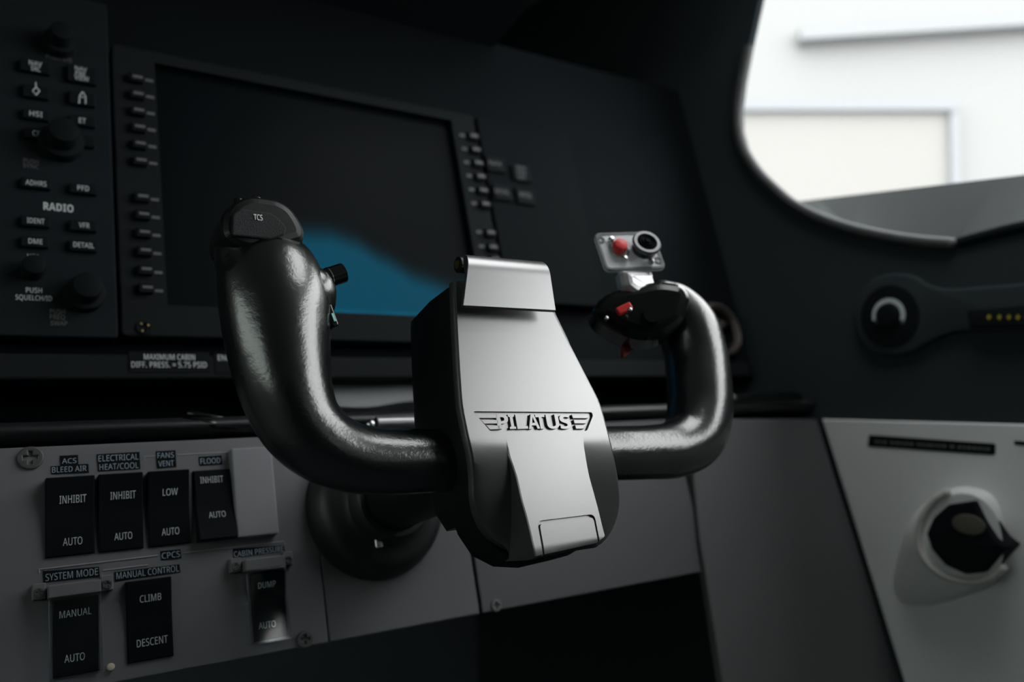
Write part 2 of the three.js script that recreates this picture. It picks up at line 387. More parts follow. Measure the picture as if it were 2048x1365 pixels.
// ================================================================== INSTRUMENT PANEL
// structural panel face, hood, recess and lower lip
{
  const topV = P(0, -60, 0).y + 0.06;
  const ul = P(-350, 0, 0).x - 0.3;
  setting('panel_face', box(ul, WALL, P(560, 757, -0.012).y, topV, -0.03, -0.012), M.panelDark, 'panel');
  setting('glareshield', slab([[topV - 0.005, -0.03], [topV - 0.005, 0.16], [topV + 0.012, 0.17], [topV + 0.02, 0.16], [topV + 0.02, -0.03]].map(([y, z]) => new THREE.Vector2(z, y)), 0, WALL - 0.26 - ul, 0.001).applyMatrix4(new THREE.Matrix4().makeBasis(new THREE.Vector3(0, 0, 1), new THREE.Vector3(0, 1, 0), new THREE.Vector3(-1, 0, 0)).setPosition(WALL - 0.26, 0, 0)), M.hood, 'panel');
  // dark recess between the upper panel and the lower one
  setting('recess_back', box(ul, WALL, P(560, 900, -0.06).y, P(560, 745, -0.06).y, -0.075, -0.06), M.panelDark, 'panel');
}

// ------------------------------------------------------------------ radio and display controller, far left
{
  const n = 0.004, t = thing('display_controller', 'tall black cockpit control unit with white lettering and RADIO heading at left edge', 'control panel', P(117, 676, 0));
  const q = rect(-90, 60, 228, 676, n); const top = P(0, -40, n).y; q[0].y = q[1].y = top;
  q[1].x = q[2].x = P(231, 500, n).x;
  part('face_plate', slab(q, -0.012, n, 0.0012, 0.003), M.panel, t);
  const key = (cx, cy, w, h, list, m = M.print) => {
    const k = part('key', slab(rect(cx - w / 2, cy - h / 2, cx + w / 2, cy + h / 2, n + 0.0035), n, n + 0.0035, 0.0008, 0.0012), M.key, t);
    if (list) part('legend', list.map((a) => words(...a)), m, k);
    return k;
  };
  const kn = n + 0.0036, dim = M.print;
  key(70, 132, 62, 34, [['NAV', 58, 130, 84, 133, 9, kn], ['SRC', 62, 141, 81, 144, 9, kn]]);
  key(164, 148, 60, 44, [['NAV', 150, 140, 174, 144, 8, kn], ['PRE', 151, 150, 171, 153, 8, kn], ['VIEW', 149, 159, 178, 163, 9, kn]]);
  const k1 = key(72, 182, 54, 34); const ring = (pts, w) => pts.map((p, i) => { const b = pts[(i + 1) % pts.length]; return rodBetween(P(...p, kn), P(...b, kn), w, 6); });
  part('symbol', [...ring([[72, 174], [79, 182], [72, 190], [65, 182]], 0.0004), rodBetween(P(71.5, 165, kn), P(72, 175, kn), 0.0004, 6)], M.print, k1);
  const k2 = key(165, 196, 54, 36);
  part('symbol', [[[165, 184], [159, 192]], [[165, 184], [171, 193]], [[159, 192], [158, 207]], [[171, 193], [171, 208]], [[162, 194], [168, 195]]].map(([a, b]) => rodBetween(P(...a, kn), P(...b, kn), 0.0004, 6)), M.print, k2);
  key(72, 228, 54, 28, [['HSI', 59, 232, 85, 234, 10, kn]]);
  key(165, 241, 54, 28, [['ET', 158, 246, 172, 247, 10, kn]]);
  key(77, 268, 58, 28, [['CRS', 65, 271, 90, 274, 10, kn]]);
  key(164, 281, 54, 28, [['VE', 157, 285, 168, 286, 9, kn]]);
  key(72, 366, 60, 26, [['ADHRS', 51, 370, 93, 373, 10, kn]]);
  key(167, 377, 56, 26, [['PFD', 155, 380, 178, 383, 10, kn]]);
  key(71, 442, 58, 26, [['IDENT', 54, 446, 89, 448, 10, kn]]);
  key(167, 451, 56, 26, [['VFR', 158, 455, 179, 457, 10, kn]]);
  key(70, 483, 56, 26, [['DME', 57, 487, 85, 489, 10, kn]]);
  key(167, 491, 58, 26, [['DETAIL', 147, 494, 188, 497, 10, kn]]);
  part('legend', [words('RADIO', 87, 420, 147, 425, 15, n, BOLD), words('PUSH', 52, 585, 84, 587, 10, n), words('SQUELCH/ID', 31, 599, 104, 603, 10, n), words('VOL', 54, 517, 80, 519, 9, n)], M.print, t);
  part('legend', [words('PUSH', 100, 627, 130, 629, 9, n), words('FREQ', 100, 638, 130, 640, 9, n), words('SWAP', 101, 650, 135, 653, 9, n), words('PUSH STD', 92, 116, 144, 125, 7, n), words('PUSH', 47, 325, 77, 328, 8, n), words('SYNC', 46, 335, 78, 338, 8, n), words('N', 94, 66, 101, 67, 9, n)], M.printDim, t);
  const knob = (x, y, rs, label) => {                      // stacked rings [radius px, height]
    const c = P(x, y, n), s = pxm(x, y, n); let z = n; const pr = [new THREE.Vector2(0, n)];
    const parts = [];
    for (const [r, h] of rs) { parts.push(disc(c, r * s, z, z + h, 36, 0.0012)); z += h; }
    const k = part('knob', parts[0], M.key, t);
    for (const p of parts.slice(1)) part('knob_cap', p, M.key, k);
  };
  knob(122, 290, [[40, 0.008], [27, 0.012]]);
  knob(118, 92, [[30, 0.008], [20, 0.01]]);
  knob(66, 543, [[21, 0.012]]);
  knob(168, 592, [[37, 0.007], [27, 0.012]]);
}

// ------------------------------------------------------------------ large flight display
{
  const t = thing('flight_display', 'wide dark flight display with blue glow low on its screen behind the control wheel', 'display', P(620, 683, 0));
  const n = 0.004, bl = P(243, 676, n), br = P(1006, 560, n), tl = P(258, 120, n), sl = P(331, 620, n), sb = P(750, 632, n), sr = P(921, 330, n), st = P(340, 128, n);
  const rc = (x0, x1, y0, y1) => [[x0, y1], [x1, y1], [x1, y0], [x0, y0]].map(([x, y]) => new THREE.Vector2(x, y));
  const vb = P(700, 682, n).y, topV = tl.y + 0.012;
  part('bezel', slab(rc(bl.x, br.x, vb, topV), -0.012, n, 0.0015, 0.004, [rc(sl.x, sr.x, sb.y, st.y)]), M.bezel, t);
  // screen: the picture on it is a blue field with a soft dark boundary, lit from behind
  const w = 512, h = 384, data = new Uint8Array(w * h * 4);
  const uL = P(470, 560, 0).x, uR = P(610, 560, 0).x, x0 = sl.x - 0.003, x1 = sr.x + 0.003, y0 = sb.y - 0.003, y1 = st.y + 0.003;
  const edge = [[480, 425], [600, 425], [655, 428], [705, 445], [760, 478], [830, 517], [905, 543], [1000, 556], [1300, 560]].map(([x, y]) => P(x, y, -0.003));
  for (let j = 0; j < h; j++) for (let i = 0; i < w; i++) {
    const u = x0 + (x1 - x0) * (i + 0.5) / w, v = y0 + (y1 - y0) * (j + 0.5) / h;
    let e = edge[0].y; for (let k = 0; k + 1 < edge.length; k++) if (u >= edge[k].x) { const f = Math.min(1, (u - edge[k].x) / (edge[k + 1].x - edge[k].x)); const s = f * f * (3 - 2 * f); e = edge[k].y + (edge[k + 1].y - edge[k].y) * (0.5 * s + 0.5 * f); }
    let s = (e - v) / 0.03; s = Math.max(0, Math.min(1, s)); s = s * s * (3 - 2 * s); let l = Math.max(0, Math.min(1, (u - uL) / (uR - uL))); s *= l * l * (3 - 2 * l);
    const low = Math.max(0, Math.min(1, (y0 + 0.011 - v) / 0.008)), wob = 0.96 + 0.08 * rnd();
    const cl = low * (0.5 + 0.5 * Math.sin(u * 130 + 1)) ;
    const c = [0, 69 + 36 * low + 14 * cl, 92 + 44 * low + 12 * cl].map((q) => Math.round(Math.min(255, q * s * wob)));
    data.set([...c, 255], (j * w + i) * 4);
  }
  const tex = new THREE.DataTexture(data, w, h); tex.colorSpace = THREE.SRGBColorSpace; tex.magFilter = tex.minFilter = THREE.LinearFilter; tex.needsUpdate = true;
  const sm = mat(0.003, 0.0045, 0.0055, 0.4, { specularIntensity: 0.05, emissive: new THREE.Color(1, 1, 1), emissiveMap: tex, emissiveIntensity: 0.9 });
  const pg = new THREE.PlaneGeometry(x1 - x0, y1 - y0); pg.translate((x0 + x1) / 2, (y0 + y1) / 2, -0.003);
  part('screen', pg, sm, t);
  const yl = [151, 184, 217, 250, 283.5, 317, 389.4, 425, 461, 497.4, 535.3, 572], yr = [270.4, 297.4, 324.3, 351.3, 379, 406.4, 463.8, 492.5, 517, 541, 566, 590];
  for (let i = 0; i < 12; i++) {
    const z = n + 0.004, x = 265.5 + (yl[i] - 151) * 0.047, y = yl[i] + 1;
    const k = part('softkey', slab(rect(x - 8, y - 9, x + 23, y + 13, z), n, z, 0.0008, 0.001), M.key, t);
    part('mark', bar(x, y, x + 20, y + 3, 5, z), M.printDim, k);
    part('mark', bar(x + 25, y + 8, x + 41, y + 10.5, 5, n), M.printDim, t);
    const X = 921.5 + (yr[i] - 270.4) * 0.176, z2 = n + 0.004;
    const k2 = part('softkey', slab(rect(X + 15, yr[i] - 8, X + 38, yr[i] + 10, z2), n, z2, 0.0008, 0.001), M.key, t);
    part('mark', bar(X + 20, yr[i], X + 34, yr[i] + 2, 5, z2), M.printDim, k2);
    part('mark', bar(X - 2, yr[i], X + 9, yr[i] + 1.5, 5, n), M.printDim, t);
  }
  const sc = P(288, 656, n); part('screw', screwHead(sc, 0.0052, n - 0.001, n + 0.0012), M.key, t);
  for (const a of [0.5, 2.2, 4.3]) part('screw_glint', box(sc.x + 0.0028 * Math.cos(a) - 0.0006, sc.x + 0.0028 * Math.cos(a) + 0.0006, sc.y + 0.0028 * Math.sin(a) - 0.0006, sc.y + 0.0028 * Math.sin(a) + 0.0006, n + 0.001, n + 0.0016), M.brass, t);  // brass specks added on the screw head as its yellow glints
}
// dim unit to the right of the display
{
  const n = 0.004, t = thing('standby_controller', 'dim black control unit with four faint lettered keys right of the display', 'control panel', P(1080, 560, 0));
  const a = P(1012, 560, n), b = P(1185, 500, n), top = P(258, 120, n).y + 0.012;
  part('face_plate', slab([[a.x, top], [b.x, top], [b.x, a.y - 0.02], [a.x, a.y - 0.02]].map(([x, y]) => new THREE.Vector2(x, y)), -0.012, n, 0.0012, 0.003), M.panelDark, t);
  for (const [x, y, list] of [[986, 327, [['NAV', 973, 329, 998, 333, 8]]], [1038, 345, [['NAV', 1028, 338, 1047, 341, 7], ['PRE', 1029, 348, 1047, 351, 7], ['SEL', 1030, 358, 1047, 360, 7]]], [1000, 383, [['DETAIL', 985, 386, 1014, 390, 9]]], [1046, 391, [['PFD', 1035, 394, 1057, 398, 10]]]]) {
    const X = x + 6, k = part('key', slab(rect(X - 21, y - 17, X + 21, y + 19, n + 0.003), n, n + 0.003, 0.0008, 0.001), M.key, t);
    part('legend', list.map(([s, x0, y0, x1, y1, h]) => words(s, x0 + 6, y0, x1 + 6, y1, h, n + 0.0031)), M.printDim, k);
  }
}
// strip with placards under the display
{
  const t = thing('placard_strip', 'long dark strip under the display carrying white lettered placards', 'trim strip', P(400, 757, -0.002));
  const y1 = P(560, 712, 0).y, y0 = P(560, 757, 0).y, ul = P(-300, 700, 0).x;
  const st = part('strip', slab([[ul, y1], [WALL - 0.02, y1], [WALL - 0.02, y0], [ul, y0]].map(([x, y]) => new THREE.Vector2(x, y)), -0.014, 0.0, 0.002), M.bezel, t);
  const pl = (x0, yy0, x1, yy1, list) => { const p = part('placard', slab(rect(x0, yy0, x1, yy1, 0.0006), 0, 0.0006, 0.0001, 0.0006), M.label, t); part('legend', list.map((a) => words(...a)), M.print, p); };
  pl(257, 703, 421, 745, [['MAXIMUM CABIN', 288, 719, 390, 721, 11, 0.0007], ['DIFF. PRESS. = 5.75 PSID', 263, 734, 414, 737, 11.5, 0.0007]]);
  pl(428, 706, 500, 748, [['ENG', 436, 721, 461, 722, 11, 0.0007]]);
}
// pale fairing seen in the gap under the strip, with the metal rod below it
{
  const a = P(520, 757, -0.03), b = P(860, 812, -0.03), t = thing('pale_band', 'pale grey rounded fairing in the gap below the display strip', 'band', P(700, 812, -0.04));
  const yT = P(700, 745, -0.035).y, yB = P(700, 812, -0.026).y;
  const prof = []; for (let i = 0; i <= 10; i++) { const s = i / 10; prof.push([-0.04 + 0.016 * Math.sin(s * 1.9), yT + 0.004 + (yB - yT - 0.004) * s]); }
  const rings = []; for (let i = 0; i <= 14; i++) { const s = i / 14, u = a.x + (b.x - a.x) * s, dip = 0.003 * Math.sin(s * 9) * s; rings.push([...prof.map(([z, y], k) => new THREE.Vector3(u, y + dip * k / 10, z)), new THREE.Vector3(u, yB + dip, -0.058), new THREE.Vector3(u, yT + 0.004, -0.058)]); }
  part('shell', loft(rings, 0.6), M.band, t);  // rounded shell in one even pale grey
}
{
  const t = thing('adjuster_rod', 'short polished metal rod with round end lying below the pale fairing', 'rod', P(785, 848, 0.02));
  part('rod', rodBetween(P(752, 848, 0.062), P(900, 843, 0.062), 0.0045, 20), mat(0.25, 0.25, 0.26, 0.35, { metalness: 0.9 }), t);
  const e = P(741, 850, 0.062), s = fresh(new THREE.SphereGeometry(0.0035, 18, 12)); s.translate(e.x, e.y, e.z); part('rod_end', s, M.steel, t);
}
// bolster: a soft rounded lip over the lower panel, and the glossy strip at its right end
{
  const y0 = P(300, 886, 0.05).y, ul = P(-300, 880, 0.05).x - 0.1, prof = [];
  for (let i = 0; i <= 16; i++) { const a = -Math.PI / 2 + i / 16 * Math.PI; prof.push([0.024 + 0.03 * Math.cos(a), y0 + 0.009 + 0.009 * Math.sin(a)]); }
  const rings = []; const b = WALL - 0.004;
  for (let i = 0; i <= 40; i++) { const u = ul + (b - ul) * i / 40; rings.push([...prof.map(([z, y]) => new THREE.Vector3(u, y, z)), new THREE.Vector3(u, y0 + 0.018, -0.07), new THREE.Vector3(u, y0, -0.07)]); }
  const t = thing('knee_bolster', 'dark rounded padded ledge running above the grey lower panel', 'bolster', new THREE.Vector3(0, y0, 0));
  part('pad', loft(rings, 0.9), M.rubber, t);
  const g = thing('ledge_strip', 'glossy black strip with blue sheen right of the control wheel', 'trim strip', P(1540, 806, 0.05));
  const q = [[1455, 800], [1470, 787], [1530, 780], [1590, 781], [1611, 789], [1606, 806], [1530, 806], [1460, 808]].map(([x, y]) => P(x, y, 0.058));
  part('strip', slab(q, 0.03, 0.058, 0.004), M.gloss, g);
}
// two thin black strands added for the glints on the glossy lip, left
{
  const c = (pts, r) => fresh(new THREE.TubeGeometry(new THREE.CatmullRomCurve3(pts.map(([x, y, n]) => P(x, y, n))), 40, r, 10, false));
  const t = thing('strand', 'slack black cable added for glints on the dark ledge left of the control wheel', 'strand', P(420, 850, 0.05));
  part('strand_body', c([[330, 872, 0.03], [355, 850, 0.045], [400, 848, 0.05], [450, 855, 0.05], [520, 858, 0.045]], 0.0035), M.gloss, t);
  const t2 = thing('strand', 'thin black cable added for glints just above the slack cable', 'strand', P(420, 838, 0.04));
  part('strand_body', c([[362, 838, 0.03], [380, 828, 0.042], [410, 833, 0.045], [470, 842, 0.045], [540, 846, 0.04]], 0.002), M.gloss, t2);
}

// ================================================================== LOWER PANELS
const NL = 0.05;
const seam = (x, y) => P(x, y, NL);
const lowTop = P(300, 884, NL).y, lowBot = P(750, 1268, NL).y;
{
  const xs = [P(-320, 1000, NL).x - 0.02, P(640, 1100, NL).x, P(951, 1150, NL).x, P(1412, 1120, NL).x];
  const plate = (x0, x1) => slab([[x0, lowTop], [x1, lowTop], [x1, lowBot], [x0, lowBot]].map(([x, y]) => new THREE.Vector2(x, y)), NL - 0.004, NL, 0.0008, 0.001);
  const t = thing('switch_panel', 'grey switch panel with rows of black lettered rocker switches at lower left', 'switch panel', P(300, 1340, NL));
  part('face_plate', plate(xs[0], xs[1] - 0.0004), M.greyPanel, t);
  const b2 = thing('blank_panel', 'plain grey lower panel around the control column boot', 'panel', P(800, 1260, NL));
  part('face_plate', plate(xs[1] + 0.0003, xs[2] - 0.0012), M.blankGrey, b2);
  const b3 = thing('blank_panel', 'plain grey lower panel right of the boot under the silver wheel hub', 'panel', P(1150, 1190, NL));
  part('face_plate', plate(xs[2] + 0.0012, xs[3] - 0.0006), M.blankShaded, b3);
  const s3 = P(992, 1212, NL); part('screw', screwHead(s3, 0.004, NL - 0.001, NL + 0.001), M.greyScrew, b3);
  setting('panel_backing', box(xs[0], WALL, lowBot + 0.002, lowTop - 0.002, NL - 0.02, NL - 0.006), M.panelDark, 'panel');
  // corner strip, darker and set at the wall
  const q = [[1376, 838], [1634, 838], [1806, 1372], [1840, 1500], [1468, 1500], [1446, 1365], [1400, 1080]].map(([x, y]) => P(x, y, NL + 0.004));
  const st = thing('corner_trim', 'dark grey slanting trim panel between lower panel and pale side panel', 'trim panel', P(1560, 1365, NL));
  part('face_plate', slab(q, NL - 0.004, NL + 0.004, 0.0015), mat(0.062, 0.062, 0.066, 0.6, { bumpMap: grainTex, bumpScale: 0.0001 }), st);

  // ---- everything on the switch panel
  const lab = (pts, list) => { const p = part('label_plate', slab(quad(pts, NL + 0.0005), NL - 0.001, NL + 0.0005, 0.0001), M.label, t); part('legend', list.map((a) => words(...a)), M.printBlue, p); };
  const z = NL + 0.0006;
  lab([[120, 912], [156, 910], [157, 929], [177, 928], [178, 946], [103, 949], [102, 933], [121, 932]], [['ACS', 124, 928, 153, 926.5, 10, z], ['BLEED AIR', 104, 946.5, 173, 942, 11, z]]);
  lab([[194, 909], [279, 904], [281, 938], [197, 943]], [['ELECTRICAL', 197, 924, 277, 919.5, 12, z], ['HEAT/COOL', 199, 941.5, 277, 936.5, 12, z]]);
  lab([[312, 903], [351, 901], [353, 934], [315, 937]], [['FANS', 315, 917, 348, 915.5, 10.5, z], ['VENT', 317, 934, 348, 932, 11, z]]);
  lab([[398, 914], [443, 911], [445, 929], [400, 932]], [['FLOOD', 401, 929, 441, 926.5, 11, z]]);
  lab([[321, 1103], [361, 1099], [363, 1117], [323, 1121]], [['CPCS', 324, 1118.5, 360, 1114.5, 12, z]]);
  lab([[86, 1143], [198, 1134], [200, 1154], [87, 1166]], [['SYSTEM MODE', 91, 1162.5, 196, 1151, 14, z]]);
  lab([[229, 1145], [359, 1129], [361, 1145], [231, 1163]], [['MANUAL CONTROL', 233, 1159.5, 358, 1143.5, 13, z]]);
  lab([[466, 1098], [568, 1091], [570, 1103], [467, 1117]], [['CABIN PRESSURE', 468, 1115, 567, 1103, 11, z]]);
  part('printed_line', [bar(288, 914, 311, 913, 2.2, z - 0.0005), bar(288, 918, 290, 918, 8, z - 0.0005), bar(355, 910, 461, 905, 2.4, z - 0.0005), bar(459, 909, 461, 909, 8, z - 0.0005)].map((g) => g), M.line, t);
  const seg = (x0, y0, x1, y1, w = 0.00045) => rodBetween(P(x0, y0, NL + 0.0001), P(x1, y1, NL + 0.0001), w, 6);
  part('printed_line', [seg(78, 1140, 316, 1112), seg(78, 1140, 78.5, 1147), seg(367, 1107, 568, 1084), seg(568, 1084, 569, 1090), seg(206, 1142, 296, 1131)], M.line, t);
  for (const [x, y, r] of [[61, 917, 0.0062], [609, 1280, 0.005]]) part('screw', screwHead(P(x, y, NL), r, NL - 0.001, NL + 0.0016), M.greyScrew, t);
  part('indicator', disc(P(221, 1335, NL), 0.0019, NL, NL + 0.0022, 20, 0.0008), mat(0.6, 0.52, 0.45, 0.4), t);

  // rocker switch: two faces meeting at a ridge, pressed at one end
  const rocker = (x0, yt0, x1, yb1, pressTop, list, depth = 0.008) => {
    const q = rect(x0, yt0, x1, yb1, NL + 0.002), xa = q[0].x + 0.0004, xb = q[1].x - 0.0004, yT = q[0].y, yB = q[2].y, ym = (yT + yB) / 2;
    const zT = NL + (pressTop ? 0.0015 : depth), zB = NL + (pressTop ? depth : 0.0015), zm = NL + depth * 0.38;
    const prof = [[yT, NL - 0.004], [yT, zT - 0.0006], [yT - 0.0006, zT], [ym + 0.001, zm + 0.0002], [ym - 0.001, zm + 0.0002], [yB + 0.0006, zB], [yB, zB - 0.0006], [yB, NL - 0.004]];
    const r = part('rocker_switch', loft([xa, xa + 0.0006, xb - 0.0006, xb].map((x, i) => prof.map(([y, zz]) => new THREE.Vector3(x, y, i === 0 || i === 3 ? Math.max(NL - 0.004, zz - 0.0006) : zz))), 0.5), M.rocker, t);
    const zAt = (y) => y > ym ? zm + (zT - zm) * (y - ym) / (yT - ym) : zm + (zB - zm) * (ym - y) / (ym - yB);
    part('legend', list.map(([s, a, b, c, d, h]) => { let zz = NL + 0.004; for (let k = 0; k < 3; k++) zz = zAt(P((a + c) / 2, (b + d) / 2 - h / 2, zz).y) + 0.00045; const g = words(s, a, b, c, d, h, zz, FONT), p = g.attributes.position; for (let i = 0; i < p.count; i++) p.setZ(i, p.getZ(i) - zz + zAt(p.getY(i)) + 0.0002); return g; }), M.print, r);
    return r;
  };
  rocker(88, 961, 192, 1106, false, [['INHIBIT', 119, 1008, 173, 1004, 15], ['AUTO', 126, 1092, 165, 1089, 15]]);
  rocker(193, 954, 290, 1096, false, [['INHIBIT', 221, 1000, 272, 996, 14.5], ['AUTO', 229, 1081, 265, 1078, 14]]);
  rocker(291, 948, 384, 1086, false, [['LOW', 326, 992, 356, 989.5, 13], ['AUTO', 324, 1072, 359, 1068.5, 14]]);
  rocker(385, 942, 472, 1077, true, [['INHIBIT', 401, 968, 447, 964, 13], ['AUTO', 418, 1037, 452, 1034, 12.5]]);
  rocker(249, 1166, 350, 1312, false, [['CLIMB', 280, 1206, 323, 1200.5, 14], ['DESCENT', 274, 1294, 336, 1287.5, 15]], 0.005);
  // blank grey plate right of the rockers
  const bp = P(463, 897, NL + 0.006), bq = P(556, 1068, NL + 0.006), bx = P(468, 980, NL + 0.006).x, by = P(551, 980, NL + 0.006).x;
  part('blanking_plate', slab([[bx, bp.y], [by, bp.y], [by, bq.y], [bx, bq.y]].map(([x, y]) => new THREE.Vector2(x, y)), NL - 0.001, NL + 0.006, 0.001, 0.0012), M.blankPlate, t);
  // guarded switches
  const guard = (x0, y0, x1, y1, hTop, legends) => {        // hinge bar and clear hood over a rocker
    const k = rocker(x0 + 6, y0 + 6, x1 - 6, y1 - 4, false, legends, 0.006);
    const zc = NL + 0.011, q = rect(x0, y0, x1, y1, zc), c = rect(x0, y0 - hTop, x1, y0, zc);
    const a = q[0].x, b = q[1].x, y = q[2].y, top = c[0].y, mid = q[0].y, w = 0.0012;
    const hg = part('guard_hinge', box(a, b, mid, top, NL, zc, 0.0006), M.greyPanel, t);
    for (const s of [0, 1]) {
      const xx = s ? b + 0.0006 : a - 0.0066, br = part('hinge_bracket', box(xx, xx + 0.006, mid + 0.0006, mid + 0.0086, NL - 0.0005, NL + 0.005, 0.0006), M.greyPanel, hg);
      part('bracket_screw', screwHead(new THREE.Vector2(xx + 0.003, mid + 0.0038), 0.0025, NL + 0.0045, NL + 0.0056), M.greyScrew, hg);
    }
    part('guard_cover', [box(a, b, y, mid, zc - w, zc, 0.0004), box(a, a + w, y, mid, NL + 0.001, zc - w), box(b - w, b, y, mid, NL + 0.001, zc - w), box(a + w, b - w, y, y + w, NL + 0.001, zc - w)], M.clear, t);
  };
  guard(97, 1198, 207, 1346, 26, [['MANUAL', 119, 1237, 183, 1229.5, 14], ['AUTO', 129, 1326, 170, 1321, 15]]);
  guard(492, 1143, 585, 1277, 23, [['DUMP', 517, 1178, 552, 1173.5, 12], ['AUTO', 518, 1259, 552, 1254.5, 13]]);
}

// ------------------------------------------------------------------ boot where the control column leaves the panel
{
  const c = P(775, 1003, NL + 0.02), t = thing('column_boot', 'round black boot collar on the grey panel behind the control wheel', 'boot', new THREE.Vector3(c.x, c.y, NL));
  const R = 0.043, pr = [[0.0205, NL], [R + 0.003, NL], [R + 0.003, NL + 0.003], [R + 0.0015, NL + 0.008], [R - 0.001, NL + 0.0135], [R - 0.004, NL + 0.017], [R - 0.008, NL + 0.0185], [R - 0.013, NL + 0.0195], [0.027, NL + 0.022], [0.025, NL + 0.03], [0.0235, NL + 0.032], [0.0205, NL + 0.0325], [0.0205, NL]].map(([x, y]) => new THREE.Vector2(x, y));
  part('collar', turned(c, pr, 72), M.rubber, t);
  const s = P(748, 1050, NL + 0.026), s2 = P(760, 1072, NL + 0.026);
  part('clamp_screw', rodBetween(new THREE.Vector3(s.x, s.y, NL + 0.018), new THREE.Vector3(s.x, s.y, NL + 0.026), 0.003, 18), M.steel, t);
  part('clamp_tab', box(s2.x - 0.0025, s2.x + 0.0025, s2.y - 0.007, s2.y + 0.005, NL + 0.018, NL + 0.024, 0.001), M.steel, t);
}

// ================================================================== RIGHT END: VENT, SIDE CONTROLS, SIDE PANEL
{
  const c = P(1437, 661, 0.0), R = 0.0285, t = thing('air_vent', 'round dark air vent with brownish ring behind the right grip', 'air vent', new THREE.Vector3(c.x, c.y, -0.012));
  part('ring', turned(c, [[R - 0.006, -0.012], [R + 0.001, -0.012], [R + 0.001, 0.002], [R - 0.0005, 0.005], [R - 0.003, 0.006], [R - 0.005, 0.004], [R - 0.006, 0.0]].map(([x, y]) => new THREE.Vector2(x, y)), 56), M.ringBrown, t);
  part('throat', turned(c, [[0, -0.0115], [R - 0.006, -0.0115], [R - 0.006, -0.011], [0, -0.011]].map(([x, y]) => new THREE.Vector2(x, y)), 40), M.key, t);
  for (const k of [-1, 1]) part('vane', box(c.x - 0.019, c.x + 0.019, c.y + k * 0.008 - 0.001, c.y + k * 0.008 + 0.001, -0.011, -0.001), M.key, t);
  const q = P(1438, 648, -0.001); part('vane_tab', box(q.x - 0.008, q.x + 0.008, q.y - 0.004, q.y + 0.004, -0.011, 0.0, 0.0012), M.ringBrown, t);
}
// shapes on the side wall: outline in (z, y), extruded inwards (towards -X)
function onWall(pts, d0, d1, bevel = 0, round = 0, holes = []) {
  const g = slab(pts.map((p) => new THREE.Vector2(-p.z, p.y)), d0, d1, bevel, round, holes.map((h) => h.map((p) => new THREE.Vector2(-p.z, p.y))));
  const p = clean(g).attributes.position, q = new Float32Array(p.count * 3);
  for (let i = 0; i < p.count; i++) { const j = i - i % 3 + [0, 2, 1][i % 3]; q.set([WALL - p.getZ(j), p.getY(j), -p.getX(j)], i * 3); }
  const o = new THREE.BufferGeometry(); o.setAttribute('position', new THREE.BufferAttribute(q, 3)); o.computeVertexNormals();
  return toCreasedNormals(o, 0.6);
}
const wl = (pts, X = WALL) => pts.map(([x, y]) => S(x, y, X));
{
  const d = 0.007, X = WALL - d;
  const t = thing('side_control_pod', 'low raised dark pod on the side wall carrying the dimmer knob', 'control pod', S(1800, 640), 'world');
  const pts = [[1712, 600], [1740, 562], [1785, 546], [1825, 551], [1860, 571], [1895, 577], [1960, 573], [2048, 566], [2180, 556], [2180, 668], [2048, 664], [1960, 664], [1900, 668], [1850, 690], [1820, 707], [1780, 712], [1735, 700], [1710, 660]];
  const cv = new THREE.CatmullRomCurve3(wl(pts, X), true, 'centripetal').getPoints(90);
  part('shell', onWall(cv, -0.001, d, 0.003), M.wallDark, t);
  const c = S(1780, 632, X), k = 0.03;
  const arc = (r0, r1, a0, a1, z0, z1) => { const pp = []; for (let i = 0; i <= 28; i++) { const a = a0 + (a1 - a0) * i / 28; pp.push(new THREE.Vector3(0, c.y + r1 * Math.sin(a), c.z - r1 * Math.cos(a))); } for (let i = 28; i >= 0; i--) { const a = a0 + (a1 - a0) * i / 28; pp.push(new THREE.Vector3(0, c.y + r0 * Math.sin(a), c.z - r0 * Math.cos(a))); } return onWall(pp, z0, z1); };
  // angles measured with forward (-z) to the left seen from the cabin
  const sc = thing('dimmer_knob', 'round black rotary knob with a white arc scale on side wall', 'knob', new THREE.Vector3(X, c.y, c.z), 'world');
  const circ = (r) => { const a = []; for (let i = 0; i < 40; i++) a.push(new THREE.Vector3(0, c.y + r * Math.sin(i / 40 * 2 * Math.PI), c.z - r * Math.cos(i / 40 * 2 * Math.PI))); return a; };
  const s = pxm2(1780, 632, X);
  part('skirt', onWall(circ(62 * s), d, d + 0.002, 0.0008), M.key, sc);
  part('scale_arc', arc(26 * s, 35 * s, -0.25, Math.PI + 0.35, d + 0.002, d + 0.0026), M.print, sc);
  part('grip', onWall(circ(24 * s), d + 0.002, d + 0.007, 0.002), M.key, sc);
  const dots = [[1755, 645], [1806, 645]].map(([x, y]) => { const p = S(x, y, X - 0.002); return onWall([[-1, -1], [1, -1], [1, 1], [-1, 1]].map(([a, b]) => new THREE.Vector3(0, p.y + b * 0.0014, p.z + a * 0.0014)), d + 0.002, d + 0.0025); });
  part('scale_dot', dots, M.printDim, sc);
  const r = thing('annunciator_bar', 'slim dark side wall indicator with small yellow marks at right edge', 'indicator', S(2000, 640, X), 'world');
  part('housing', onWall(wl([[1940, 621], [2160, 600], [2160, 655], [1946, 655]], X), d, d + 0.006, 0.0015, 0.002), M.bezel, r);
  for (const x of [1978, 1999, 2018, 2036, 2055]) part('yellow_mark', onWall(wl([[x - 5, 635], [x, 629], [x + 5, 634], [x, 641]], X - 0.006), d + 0.006, d + 0.0064), M.yellow, r);
}
function pxm2(x, y, X) { return X / ray(x, y).x / F; }
